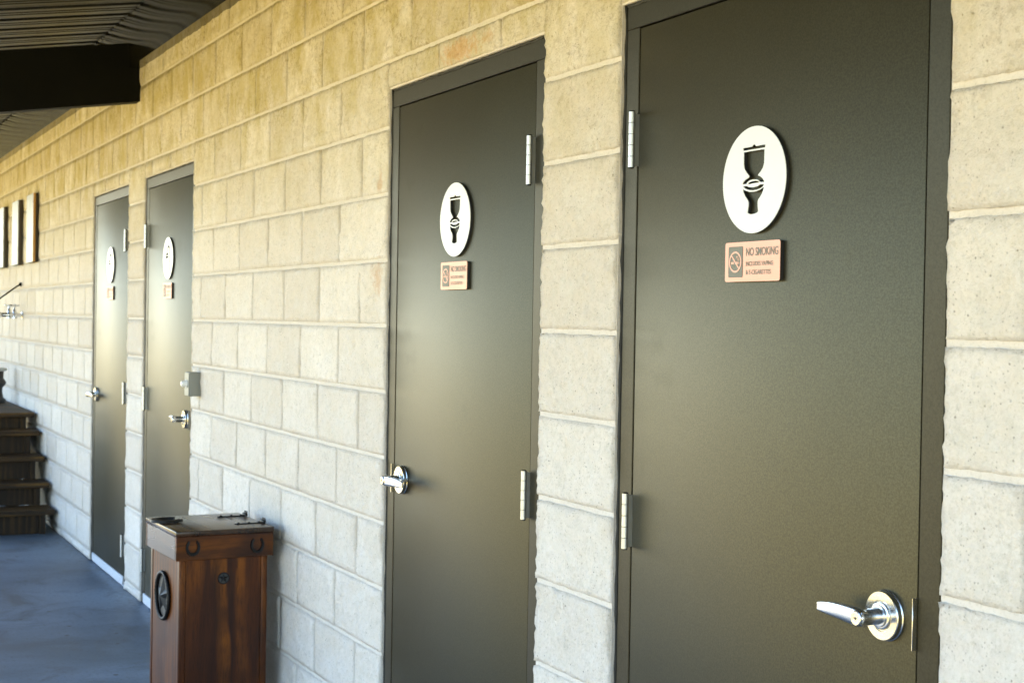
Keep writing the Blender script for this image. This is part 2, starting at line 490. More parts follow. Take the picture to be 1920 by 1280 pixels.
opens = sorted([(c - OPEN_HALF, c + OPEN_HALF) for c, s in DOORS])
solid = []
x = WALL_X0; st = False
for a, b in opens:
    solid.append((x, a, st, True)); x = b; st = True
solid.append((x, WALL_X1, st, False))
for course in range(-8, 7):
    z0 = K0 + course * COURSE; z1 = z0 + COURSE
    if course == -8: z0 = -0.004
    if course <= 3:
        for (a, b, e0, e1) in solid: fill(a, b, z0, z1, course, e0, e1)
    if course == 3:
        for a, b in opens: fill(a, b, OPEN_TOP, z1, course, False, False)
    if course > 3:
        fill(WALL_X0, WALL_X1, z0, z1, course, False, False)

def px(X, Z, Y=0.0):
    v = Vector((X, Y, Z)) - CAM_P
    dd = v.dot(CAM_F)
    if dd < 0.1: return None
    return 960 + 2750.74 * v.dot(CAM_R) / dd, 640 - 2750.74 * v.dot(CAM_U) / dd

def shown(p):
    a = [px(X, Z) for X in p[:2] for Z in p[2:]]
    if any(q is None for q in a): return 0
    xs = [q[0] for q in a]; ys = [q[1] for q in a]
    w = min(max(xs), 1920) - max(min(xs), 0); h = min(max(ys), 1280) - max(min(ys), 0)
    return w * h if (w > 0 and h > 0) else 0

ranked = sorted(pieces, key=shown, reverse=True)
cache = {}
rV, rF = [], []
for idx, p in enumerate(ranked):
    x0, x1, z0, z1 = p
    w, h = x1 - x0, z1 - z0
    cx, cz = (x0 + x1) / 2, (z0 + z1) / 2
    cell = 0.0115 if cx > -4.6 else (0.019 if cx > -7.2 else 0.034)
    if idx < 300 and shown(p) > 0:
        full = (x0, z0) not in ragged and abs(w - (UNIT - JO)) < 0.002 and abs(h - (COURSE - BED)) < 0.002
        key = (round(w, 3), round(h, 3), cell, random.Random(idx).randrange(7) if full else idx)
        if key not in cache:
            V, F = block_geom(w, h, cell, hash(key[3]) + int(cell * 1e4), 0.0050 if (x0, z0) in ragged else 0.0)
            me = bpy.data.meshes.new('block')
            me.from_pydata(V, [], F)
            for q in me.polygons: q.use_smooth = True
            cache[key] = me
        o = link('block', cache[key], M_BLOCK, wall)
        o.location = Vector((cx, 0, cz)) - ORG
        if full and (idx // 3) % 2: o.rotation_euler = (0, math.pi, 0)
    else:
        V, F = block_geom(w, h, 0.05 if shown(p) == 0 else 0.034, idx)
        b = len(rV)
        rV += [(v[0] + cx - ORG.x, v[1], v[2] + cz) for v in V]
        rF += [tuple(b + i for i in q) for q in F]
me = bpy.data.meshes.new('blocks'); me.from_pydata(rV, [], rF)
for q in me.polygons: q.use_smooth = True
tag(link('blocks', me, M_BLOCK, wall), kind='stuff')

# mortar body behind the block faces: one solid per pier and one over the doors
bm = bmesh.new()
def mortar_panel(x0, x1, z0, z1):
    n = max(2, int((x1 - x0) / 0.5)); 
    add_box(bm, x0 - ORG.x, x1 - ORG.x, 0.0002, 0.19, z0, z1)
for (a, b, e0, e1) in solid: mortar_panel(a - (0.004 if e0 else 0), b - 0.001, 0.001, OPEN_TOP)
mortar_panel(WALL_X0, WALL_X1, OPEN_TOP, 3.07)
bm_obj('mortar', bm, M_MORTAR, wall)

# ------------------------------------------------------------------ doors
def prism_y(bm, pts, y0, y1):
    """closed outline in (x, z), front at y0, back at y1"""
    a = [bm.verts.new((x, y0, z)) for x, z in pts]; b = [bm.verts.new((x, y1, z)) for x, z in pts]
    bm.faces.new(a); bm.faces.new(list(reversed(b)))
    n = len(pts)
    for i in range(n): bm.faces.new((a[i], b[i], b[(i + 1) % n], a[(i + 1) % n]))

FY = 0.006                                  # plane of the frame face
def build_door(cx, s, label, far, seed):
    rs = random.Random(seed)
    t = empty('steel_door', (cx, 0, 0), 0, label, 'door', 'brown steel doors along the block wall')
    hw = LEAF_W / 2
    # frame: one welded U of folded steel with a stop behind the leaf
    bm = bmesh.new()
    gi = hw + 0.003; go = gi + FACE_W; oo = OPEN_HALF - 0.0005; ht = LEAF_H + 0.003 + 0.050
    top = LEAF_H + 0.003
    for (x0, x1) in ((-go, -gi), (gi, go)):
        add_box(bm, x0, x1, FY, 0.15, 0.0, top, 0.0015, 1)
    add_box(bm, -go, go, FY, 0.15, top + 0.0002, ht, 0.0015, 1)
    for (x0, x1) in ((-gi + 0.0, -hw + 0.016), (hw - 0.016, gi - 0.0)):
        add_box(bm, x0, x1, FY + 0.049, 0.10, 0.0, top)
    add_box(bm, -hw + 0.017, hw - 0.017, FY + 0.049, 0.10, LEAF_H - 0.016, top)
    bm_obj('frame', bm, M_FRAME, t, angle=35)
    leaf = box('leaf', -hw, hw, FY + 0.001, FY + 0.046, 0.012, LEAF_H, M_DOOR, t, 0.002, 2)
    # sealant between steel and stone: a lumpy bead over the head and down both jambs
    bm = bmesh.new()
    add_box(bm, -oo, -go - 0.0002, FY + 0.003, 0.15, 0.0, OPEN_TOP)
    add_box(bm, go + 0.0002, oo, FY + 0.003, 0.15, 0.0, OPEN_TOP)
    add_box(bm, -go, go, FY + 0.004, 0.15, ht + 0.0002, OPEN_TOP)
    n = 46
    pts = [(-go + 2 * go * i / n, FY + 0.003 + 0.003 * rs.random(), OPEN_TOP - 0.004 + rs.uniform(-0.002, 0.003)) for i in range(n + 1)]
    add_tube(bm, pts, [0.0045 + rs.uniform(-0.0014, 0.0024) for _ in pts], 6)
    for sx in (-1, 1):
        pts = [(sx * (go + 0.0085 + rs.uniform(-0.001, 0.001)), FY + 0.003, OPEN_TOP * i / 70) for i in range(71)]
        add_tube(bm, pts, [0.0042 + rs.uniform(-0.0016, 0.0016) for _ in pts], 6, up=Vector((0, 1, 0)))
    bm_obj('sealant', bm, M_SEAL, t, smooth=True)
    # hinges on the side away from the latch
    for hz in (1.892, 1.060, 0.226):
        hx = -s * (hw + 0.0015)
        hg = empty('hinge', (hx, FY - 0.016, hz)); hg.parent = t
        bm = bmesh.new()
        for k in range(5):
            z0 = -0.061 + k * 0.0244
            add_lathe(bm, [(0.0068, z0 + 0.0004), (0.0073, z0 + 0.0009), (0.0073, z0 + 0.0235), (0.0068, z0 + 0.0240)], Matrix.Identity(4), 20)
        bm_obj('barrel', bm, M_HINGE, hg, angle=40)
        bm = bmesh.new()
        add_lathe(bm, [(0.0052, -0.0628), (0.0060, -0.0622), (0.0060, 0.0622), (0.0052, 0.0628)], Matrix.Identity(4), 14)
        bm_obj('pin', bm, M_IRON, hg, angle=40)
        box('plate', -0.0022, 0.0022, 0.004, 0.040, -0.057, 0.057, M_HINGE, hg, 0.0006, 1)
    # lever lock
    lx = s * (hw - 0.070); lz = 1.010
    lk = empty('lever_handle', (lx, FY + 0.001, lz)); lk.parent = t
    bm = bmesh.new()
    add_lathe(bm, [(0.0425, 0.0), (0.0430, 0.002), (0.0430, 0.004), (0.0415, 0.0052), (0.0415, 0.0135), (0.0400, 0.0150), (0.0265, 0.0152), (0.0255, 0.0130), (0.0235, 0.0130), (0.0225, 0.0175), (0.0205, 0.0185), (0.0185, 0.0185), (0.0180, 0.0215), (0.0155, 0.0220)], AX_Y, 56)
    bm_obj('rose', bm, M_STEEL, lk, angle=30)
    bm = bmesh.new()
    add_lathe(bm, [(0.0138, 0.015), (0.0138, 0.052), (0.0145, 0.060), (0.0142, 0.064), (0.0128, 0.0665)], AX_Y, 36)
    bm_obj('neck', bm, M_STEEL, lk, angle=40)
    # blade: swept section, thick at the hub and thin at the bent-in tip
    bm = bmesh.new()
    N = 22
    rings = []
    for i in range(N + 1):
        u = i / N
        L = 0.118
        xx = -s * (0.004 + u * L) if i else s * 0.012
        yy = -(0.0585 - 0.002 * math.sin(u * math.pi) - 0.007 * u ** 2.2)
        hh = 0.0168 * (1 - 0.34 * u - 0.25 * u ** 4) * (0.80 if i == 0 else 1)
        th = 0.0085 * (1 - 0.62 * u)
        zc = 0.0020 * math.sin(u * math.pi * 0.9) - 0.003 * u
        ring = []
        for k in range(20):
            a = 2 * math.pi * k / 20
            ca, sa = math.cos(a), math.sin(a)
            yy2 = yy - th * math.copysign(abs(ca) ** 0.75, ca)
            if ca > 0: yy2 += 0.0018 * u * (1 - sa * sa)
            ring.append(bm.verts.new((xx, yy2, zc + hh * math.copysign(abs(sa) ** 0.8, sa))))
        rings.append(ring)
    for a, b in zip(rings, rings[1:]):
        for k in range(20): bm.faces.new((a[k], a[(k + 1) % 20], b[(k + 1) % 20], b[k]))
    bm.faces.new(rings[0]); bm.faces.new(rings[-1])
    bm_obj('lever', bm, M_STEEL, lk, angle=50)
    bm = bmesh.new()
    add_lathe(bm, [(0.0128, 0.058), (0.0128, 0.0682), (0.0112, 0.0692), (0.0078, 0.0690), (0.0074, 0.0681), (0.0066, 0.0681), (0.0062, 0.0692), (0.0005, 0.0692)], at(0, 0, 0) @ AX_Y, 32)
    bm_obj('key_cylinder', bm, M_STEEL, lk, angle=30)
    bm = bmesh.new()
    add_box(bm, -0.0045, 0.0040, -0.0698, -0.0690, -0.0009, 0.0009)
    add_box(bm, -0.0009, 0.0009, -0.0699, -0.0691, -0.0030, 0.0022)
    bm_obj('keyhole', bm, M_DARKHOLE, lk)
    # strike lip standing proud in the gap beside the latch
    bm = bmesh.new()
    add_box(bm, s * (hw + 0.0006), s * (hw + 0.0026), FY - 0.010, FY + 0.03, 0.965, 1.052, 0.0006, 1)
    bm_obj('strike_plate', bm, M_STEEL, t, angle=40)
    # threshold sweep
    sw = box('door_sweep', -hw + 0.004, hw - 0.004, FY - 0.009, FY + 0.0005, 0.010, 0.056, M_SWEEP, t, 0.002, 1)
    bm = bmesh.new()
    for k in range(5):
        add_lathe(bm, [(0.004, 0.0), (0.0038, 0.0012), (0.002, 0.0016)], at(-hw + 0.06 + k * (LEAF_W - 0.12) / 4, FY - 0.009, 0.033) @ AX_Y, 10)
    bm_obj('sweep_screw', bm, M_HINGE, sw, smooth=True)
    # steel threshold under the leaf
    box('threshold', -gi, gi, FY - 0.002, 0.15, 0.0005, 0.009, M_ALU, t, 0.002, 1)
    return t

build_door(*DOORS[0], 'nearest brown steel door, its latch lever at lower right, with a copper notice plate', False, 1)
build_door(*DOORS[1], 'second nearest brown steel door, with its lever on the left and hinges right', False, 2)
build_door(*DOORS[2], 'brown steel door with shower sign beside the small grey wall box', True, 3)
build_door(*DOORS[3], 'farthest brown steel door, narrow in view, nearest to the wooden stairs', True, 4)

# ------------------------------------------------------------------ signs
TOILET = [
 [(-0.348, 0.620), (-0.055, 0.622), (-0.052, 0.646), (-0.022, 0.655), (0.029, 0.655), (0.047, 0.622), (0.348, 0.623), (0.346, 0.570), (-0.350, 0.570)],
 [(-0.328, 0.539), (0.003, 0.540), (0.326, 0.539), (0.327, 0.382), (0.322, 0.284), (0.287, 0.200), (0.214, 0.131), (0.140, 0.083), (0.136, 0.068), (0.209, 0.045), (0.272, 0.010), (0.315, -0.031), (0.337, -0.065), (0.212, -0.063), (0.169, -0.027), (0.084, -0.002), (-0.023, 0.004), (-0.129, -0.003), (-0.201, -0.034), (-0.222, -0.062), (-0.352, -0.063), (-0.323, -0.020), (-0.259, 0.020), (-0.173, 0.045), (-0.140, 0.068), (-0.154, 0.090), (-0.228, 0.150), (-0.300, 0.225), (-0.325, 0.320), (-0.329, 0.443)],
 [(-0.185, -0.072), (-0.149, -0.042), (-0.064, -0.027), (0.042, -0.025), (0.127, -0.036), (0.187, -0.064), (0.086, -0.066), (-0.020, -0.068), (-0.118, -0.074)],
 [(-0.335, -0.102), (-0.212, -0.103), (-0.146, -0.128), (0.004, -0.142), (0.130, -0.132), (0.205, -0.106), (0.330, -0.106), (0.298, -0.147), (0.216, -0.178), (0.090, -0.196), (-0.037, -0.197), (-0.166, -0.178), (-0.275, -0.143)],
 [(-0.344, -0.150), (-0.252, -0.190), (-0.122, -0.220), (0.049, -0.227), (0.196, -0.206), (0.330, -0.153), (0.316, -0.200), (0.281, -0.265), (0.221, -0.330), (0.158, -0.380), (0.142, -0.424), (0.146, -0.500), (0.163, -0.595), (0.135, -0.622), (0.041, -0.641), (-0.065, -0.642), (-0.152, -0.626), (-0.178, -0.600), (-0.165, -0.540), (-0.148, -0.481), (-0.150, -0.411), (-0.190, -0.357), (-0.257, -0.297), (-0.316, -0.217)],
]
SHOWER = [
 [(-0.24, 0.300), (-0.20, 0.446), (-0.09, 0.560), (0.08, 0.640), (0.29, 0.580), (0.42, 0.430), (0.42, -0.620), (0.30, -0.620), (0.28, 0.400), (0.19, 0.490), (0.08, 0.520), (-0.02, 0.470), (-0.07, 0.400), (-0.09, 0.310)],
 [(-0.42, 0.150), (-0.26, 0.290), (-0.08, 0.290), (0.08, 0.150)],
 [(-0.46, 0.110), (0.12, 0.110), (0.12, 0.010), (-0.46, 0.010)],
]
for col in range(4):
    for row in range(6):
        x0 = -0.40 + col * 0.125; z0 = -0.05 - row * 0.105
        SHOWER.append([(x0, z0), (x0 + 0.035, z0), (x0 + 0.035, z0 - 0.055), (x0, z0 - 0.055)])

FLIP = Matrix(((1, 0, 0, 0), (0, 0, -1, 0), (0, 1, 0, 0), (0, 0, 0, 1)))     # drawing plane -> wall plane, up stays up, front to -Y

def outline_mesh(name, splines, depth, ring=None):
    cu = bpy.data.curves.new(name, 'CURVE')
    cu.dimensions = '2D'; cu.fill_mode = 'BOTH'; cu.extrude = depth / 2
    for pts in splines:
        sp = cu.splines.new('POLY'); sp.points.add(len(pts) - 1)
        for q, (a, b) in zip(sp.points, pts): q.co = (a, b, 0, 1)
        sp.use_cyclic_u = True
    o = bpy.data.objects.new(name, cu); C.objects.link(o)
    bpy.context.view_layer.update()
    me = bpy.data.meshes.new_from_object(o.evaluated_get(bpy.context.evaluated_depsgraph_get()))
    bpy.data.objects.remove(o); bpy.data.curves.remove(cu)
    me.transform(FLIP); me.materials.clear(); me.name = name
    return me

def text_mesh(body, width, height, bold=0.0, depth=0.0006):
    cu = bpy.data.curves.new('lettering', 'FONT')
    cu.body = body; cu.extrude = depth / 2; cu.offset = bold; cu.size = 1.0
    o = bpy.data.objects.new('lettering', cu); C.objects.link(o)
    bpy.context.view_layer.update()
    me = bpy.data.meshes.new_from_object(o.evaluated_get(bpy.context.evaluated_depsgraph_get()))
    bpy.data.objects.remove(o); bpy.data.curves.remove(cu)
    xs = [v.co.x for v in me.vertices]; ys = [v.co.y for v in me.vertices]
    sx = width / (max(xs) - min(xs)); sy = height / (max(ys) - min(ys))
    for v in me.vertices: v.co = Vector(((v.co.x - min(xs)) * sx, (v.co.y - min(ys)) * sy, v.co.z * 0.0007))
    me.transform(FLIP); me.materials.clear(); me.name = 'lettering'
    return me

R_SIGN = 0.1022
circle = [(math.cos(2 * math.pi * i / 96), math.sin(2 * math.pi * i / 96)) for i in range(96)]
def scaled(pts, k): return [(a * k, b * k) for a, b in pts]
disc_t = outline_mesh('face', [scaled(circle, R_SIGN)] + [scaled(p, R_SIGN) for p in TOILET], 0.0015)
back_t = outline_mesh('backing', [scaled(circle, R_SIGN - 0.0006)] + [scaled(p, R_SIGN) for p in TOILET], 0.0070)
disc_s = outline_mesh('face', [scaled(circle, R_SIGN)] + [scaled(p, R_SIGN) for p in SHOWER], 0.0015)
back_s = outline_mesh('backing', [scaled(circle, R_SIGN - 0.0006)] + [scaled(p, R_SIGN) for p in SHOWER], 0.0070)
DY = FY + 0.001
def round_sign(cx, cz, kind, label):
    t = empty('round_sign', (cx, DY, cz), 0, label, 'sign', 'round white door signs')
    b = link('backing', back_t if kind == 't' else back_s, M_BLACKEDGE, t); b.location = (0, -0.0037, 0)
    a = link('face', disc_t if kind == 't' else disc_s, M_WHITE, t); a.location = (0, -0.0081, 0)
    return t
round_sign(-2.318, 1.771, 't', 'large round white toilet sign on the nearest brown door')
round_sign(-3.720, 1.770, 't', 'round white toilet sign on the second nearest brown door')
round_sign(-7.140, 1.766, 's', 'round white shower sign on the door beside the grey box')
round_sign(-8.560, 1.771, 's', 'round white shower sign on the farthest brown door')

def rrect(w, h, r, n=6):
    out = []
    for cx, cy, a0 in ((w / 2 - r, h / 2 - r, 0), (-w / 2 + r, h / 2 - r, 90), (-w / 2 + r, -h / 2 + r, 180), (w / 2 - r, -h / 2 + r, 270)):
        for i in range(n + 1):
            a = rad(a0 + 90 * i / n); out.append((cx + r * math.cos(a), cy + r * math.sin(a)))
    return out
PW, PH = 0.178, 0.0765
plate_me = outline_mesh('plate', [rrect(PW, PH, 0.005)], 0.0014)
pback_me = outline_mesh('backing', [rrect(PW - 0.001, PH - 0.001, 0.0048)], 0.0075)
panel_me = outline_mesh('pictogram_panel', [rrect(0.047, 0.060, 0.003)], 0.0005)
def circ(r, n=48, cx=0, cy=0): return [(cx + r * math.cos(2 * math.pi * i / n), cy + r * math.sin(2 * math.pi * i / n)) for i in range(n)]
def bar(x0, y0, x1, y1, w):
    dx, dy = x1 - x0, y1 - y0; L = math.hypot(dx, dy); nx_, ny_ = -dy / L * w / 2, dx / L * w / 2
    return [(x0 + nx_, y0 + ny_), (x1 + nx_, y1 + ny_), (x1 - nx_, y1 - ny_), (x0 - nx_, y0 - ny_)]
ring_me = outline_mesh('prohibition_ring', [circ(0.0205), circ(0.0172)], 0.0005)
slash_me = outline_mesh('prohibition_slash', [bar(-0.0125, 0.0125, 0.0125, -0.0125, 0.0034)], 0.0005)
cig_me = outline_mesh('cigarette', [bar(-0.0140, -0.0018, -0.0046, -0.0018, 0.0042), bar(-0.0005, -0.0018, 0.0080, -0.0018, 0.0042), bar(0.0090, -0.0018, 0.0105, -0.0018, 0.0042), bar(0.0116, -0.0018, 0.0131, -0.0018, 0.0042)], 0.0005)
def smoke(ox):
    a = [(ox + 0.0024 * math.sin(i * 0.75), 0.0022 + i * 0.00115) for i in range(10)]
    return [(x - 0.0007, y) for x, y in a] + [(x + 0.0007, y) for x, y in reversed(a)]
smoke_me = outline_mesh('smoke', [smoke(0.0060), smoke(0.0105)], 0.0005)
T1 = text_mesh('NO SMOKING', 0.1020, 0.0160, 0.014)
T2 = text_mesh('INCLUDES VAPING', 0.0870, 0.0085, 0.010)
T3 = text_mesh('& E-CIGARETTES', 0.0800, 0.0088, 0.010)
def notice(cx, cz, label):
    t = empty('notice_plate', (cx, DY, cz), 0, label, 'notice', 'no-smoking notices under the round signs')
    o = link('backing', pback_me, M_BLACKEDGE, t); o.location = (0, -0.0040, 0)
    pl = link('plate', plate_me, M_COPPER, t); pl.location = (0, -0.0085, 0)
    yb = -0.0085 - 0.0007 - 0.0004
    pn = link('pictogram_panel', panel_me, M_ETCH, t); pn.location = (-0.0535, yb, 0.0)
    for me, m in ((ring_me, M_COPPER), (cig_me, M_COPPER), (smoke_me, M_COPPER), (slash_me, M_COPPER)):
        o = link(me.name.split('.')[0], me, m, pn); o.location = (0, -0.0004 - (0.0002 if me is slash_me else 0.0) - (0.0001 if me is ring_me else 0), 0)
    for me, dz in ((T1, 0.0105), (T2, -0.0085), (T3, -0.0250)):
        o = link('lettering', me, M_ETCH, t); o.location = (-0.0190, yb, dz)
    return t
notice(-2.318, 1.615, 'copper coloured no-smoking notice plate on the nearest brown door')
notice(-3.721, 1.615, 'small no-smoking notice plate on the second nearest brown door')
notice(-7.145, 1.609, 'tiny no-smoking notice plate on the door beside the grey box')
notice(-8.563, 1.610, 'tiny no-smoking notice plate on the farthest brown door')

# ------------------------------------------------------------------ grey box on the wall
t = empty('wall_box', (-6.500, -0.004, 1.185), 0, 'small grey metal box with a white knob on the wall', 'box')
box('housing', -0.040, 0.040, -0.052, 0.0, -0.053, 0.053, M_BOXGREY, t, 0.003, 2)
box('cover', -0.038, 0.038, -0.0555, -0.0525, -0.051, 0.051, M_BOXGREY, t, 0.001, 1)
bm = bmesh.new()
add_lathe(bm, [(0.017, 0.0), (0.017, 0.004), (0.014, 0.006), (0.013, 0.022), (0.011, 0.025), (0.004, 0.0255)], at(0.0, -0.0556, 0.002) @ AX_Y, 24)
bm_obj('knob', bm, M_KNOB, t, angle=35)

# ------------------------------------------------------------------ wooden bin
BIN_H = 0.725
bn = empty('wooden_bin', (-5.386, -0.243, 0), 0.043, 'dark stained wooden bin with hinged lid and iron star standing against the wall', 'bin')
LW, LD = 0.410, 0.361
LIDB = BIN_H - 0.106
ins = 0.019
bx0, bx1, by0, by1 = -LW / 2 + ins, LW / 2 - ins, -LD / 2 + ins, LD / 2 - ins
# carcass
box('front_panel', bx0 + 0.020, bx1 - 0.020, by0, by0 + 0.018, 0.012, LIDB + 0.02, M_BINV, bn, 0.002, 1)
box('back_panel', bx0 + 0.020, bx1 - 0.020, by1 - 0.018, by1, 0.012, LIDB + 0.02, M_BINV, bn, 0.002, 1)
for sx in (-1, 1):
    xa = bx1 if sx > 0 else bx0
    side = box('side_panel', min(xa - sx * 0.018, xa), max(xa - sx * 0.018, xa), by0 + 0.0215, by1 - 0.0215, 0.012, LIDB + 0.02, M_BINV, bn, 0.0015, 1)
    for sy in (-1, 1):
        ya = by0 if sy < 0 else by1
        box('corner_post', min(xa + sx * 0.003, xa - sx * 0.019), max(xa + sx * 0.003, xa - sx * 0.019),
            min(ya + sy * 0.003, ya - sy * 0.021), max(ya + sy * 0.003, ya - sy * 0.021), 0.0, LIDB + 0.02, M_BINV, bn, 0.003, 2)
box('bottom_panel', bx0 + 0.02, bx1 - 0.02, by0 + 0.019, by1 - 0.019, 0.02, 0.038, M_BINV, bn)
lid = empty('lid', (0, 0, LIDB)); lid.parent = bn
box('top_board', -LW / 2 - 0.002, LW / 2 + 0.002, -LD / 2 - 0.002, LD / 2 + 0.002, 0.087, 0.106, M_BINX, lid, 0.003, 2)
box('lid_side', LW / 2 - 0.017, LW / 2, -LD / 2, LD / 2, 0.0, 0.0868, M_BINY, lid, 0.002, 1)
box('lid_side', -LW / 2, -LW / 2 + 0.017, -LD / 2, LD / 2, 0.0, 0.0868, M_BINY, lid, 0.002, 1)
box('lid_front', -LW / 2 + 0.0172, LW / 2 - 0.0172, -LD / 2 + 0.0005, -LD / 2 + 0.017, 0.0, 0.0868, M_BINX, lid, 0.002, 1)
box('lid_back', -LW / 2 + 0.0172, LW / 2 - 0.0172, LD / 2 - 0.017, LD / 2 - 0.0005, 0.0, 0.0868, M_BINX, lid, 0.002, 1)

def horseshoe(name, size, thick, parent, M, mat=M_IRON):
    """U open upwards in local XZ, front towards -Y, local height = size"""
    bm = bmesh.new()
    N = 30; rings = []
    for i in range(N + 1):
        a = rad(-232 + 284 * i / N) if False else rad(128 - 0 + (284) * i / N)
        ex = abs(i / N - 0.5) * 2
        rx, rz = 0.42 * size, 0.50 * size
        c = Vector((rx * math.cos(a) * (1 - 0.04 * ex), 0, rz * math.sin(a)))
        nrm = Vector((math.cos(a) / rx, 0, math.sin(a) / rz)).normalized()
        w = size * (0.115 - 0.035 * ex)
        rings.append([bm.verts.new(M @ (c + nrm * w + Vector((0, 0, 0)))), bm.verts.new(M @ (c + nrm * w * 0.8 + Vector((0, -thick, 0)))),
                      bm.verts.new(M @ (c + nrm * w * 0.15 + Vector((0, -thick * 0.72, 0)))), bm.verts.new(M @ (c - nrm * w * 0.8 + Vector((0, -thick, 0)))), bm.verts.new(M @ (c - nrm * w))])
    for a, b in zip(rings, rings[1:]):
        for k in range(5): bm.faces.new((a[k], a[(k + 1) % 5], b[(k + 1) % 5], b[k]))
    bm.faces.new(rings[0]); bm.faces.new(rings[-1])
    return bm_obj(name, bm, mat, parent, angle=50)

RX = Matrix.Rotation(rad(90), 4, 'Z')                 # front -Y -> +X
horseshoe('horseshoe', 0.052, 0.006, lid, at(LW / 2, -LD / 2 + 0.060, 0.048) @ RX)
horseshoe('horseshoe', 0.052, 0.006, lid, at(LW / 2, LD / 2 - 0.062, 0.044) @ RX)
# the pull: a bigger horseshoe lying on the lid, its toe over the front edge
horseshoe('pull_horseshoe', 0.105, 0.010, lid, at(-0.055, -LD / 2 + 0.040, 0.106 + 0.002) @ Matrix.Rotation(rad(-90), 4, 'X') @ Matrix.Rotation(rad(-12), 4, 'Y') @ Matrix.Scale(1, 4))

def star_medallion(name, R, depth, parent, M, rope=True):
    o = bmesh.new()
    top = o.verts.new(M @ Vector((0, -depth, 0)))
    ring = []
    for i in range(10):
        a = rad(90 + 36 * i); r = R * (0.90 if i % 2 == 0 else 0.36)
        ring.append(o.verts.new(M @ Vector((r * math.cos(a), -R * 0.025, r * math.sin(a)))))
    for i in range(10): o.faces.new((top, ring[i], ring[(i + 1) % 10]))
    st = bm_obj('star', o, M_IRON, None)
    o = bmesh.new(); add_lathe(o, [(R * 0.97, 0.0), (R * 0.97, R * 0.02), (R * 0.01, R * 0.02)], M @ AX_Y, 40); bd = bm_obj('disc', o, M_BLACKEDGE, None)
    o = bmesh.new()
    n = 72
    cs = [(R * math.cos(2 * math.pi * i / n), R * math.sin(2 * math.pi * i / n)) for i in range(n)]
    rr = []
    for i, (a, b) in enumerate(cs):
        k = (1.0 + 0.16 * math.sin(i * math.pi)) if not rope else (1.12 if i % 2 else 0.86)
        rad_ = R * 0.085 * k
        nrm = Vector((a, 0, b)).normalized()
        rr.append([o.verts.new(M @ (Vector((a, -R * 0.085, b)) + nrm * rad_ * math.cos(q * math.pi / 4) + Vector((0, -1, 0)) * rad_ * math.sin(q * math.pi / 4))) for q in range(8)])
    for i in range(n):
        A, B = rr[i], rr[(i + 1) % n]
        for q in range(8): o.faces.new((A[q], A[(q + 1) % 8], B[(q + 1) % 8], B[q]))
    m = bm_obj(name, o, M_IRON, parent, smooth=True)
    st.parent = m; bd.parent = m
    return m
star_medallion('star_medallion', 0.084, 0.018, bn, at(-0.010, by0, 0.462))
star_medallion('star_stud', 0.020, 0.007, bn, at(bx1, 0.0, 0.545) @ RX, False)

def strap(yc_x):
    h = empty('strap_hinge', (yc_x, 0, 0.106)); h.parent = lid
    y0, y1 = LD / 2 - 0.105, LD / 2 - 0.010
    bm = bmesh.new()
    pts = [(-0.003, y0 - 0.010), (0.003, y0 - 0.010), (0.006, y0), (0.0045, y0 + 0.02), (0.006, y1), (-0.006, y1), (-0.0045, y0 + 0.02), (-0.006, y0)]
    lo = [bm.verts.new((x, y, 0.0002)) for x, y in pts]; hi = [bm.verts.new((x, y, 0.0035)) for x, y in pts]
    bm.faces.new(lo); bm.faces.new(hi)
    for i in range(len(pts)): bm.faces.new((lo[i], lo[(i + 1) % 8], hi[(i + 1) % 8], hi[i]))
    bm_obj('strap', bm, M_IRON, h)
    for yy in (y0 + 0.004, y0 + 0.045, y1 - 0.012):
        bm = bmesh.new()
        add_lathe(bm, [(0.0052, 0.0034), (0.0048, 0.0056), (0.0028, 0.0072), (0.0008, 0.0076)], at(0, yy, 0), 10)
        bm_obj('rivet', bm, M_IRON, h, smooth=True)
    bm = bmesh.new()
    add_lathe(bm, [(0.0045, -0.019), (0.0060, -0.017), (0.0060, 0.017), (0.0045, 0.019)], at(0, y1 + 0.004, 0.0065) @ Matrix.Rotation(rad(90), 4, 'Y'), 12)
    bm_obj('hinge_barrel', bm, M_IRON, h, angle=40)
    bm = bmesh.new()
    add_box(bm, -0.017, 0.017, y1 + 0.006, y1 + 0.0085, 0.004, 0.020, 0.0008, 1)
    bm_obj('wing', bm, M_IRON, h)
strap(0.105); strap(-0.105)

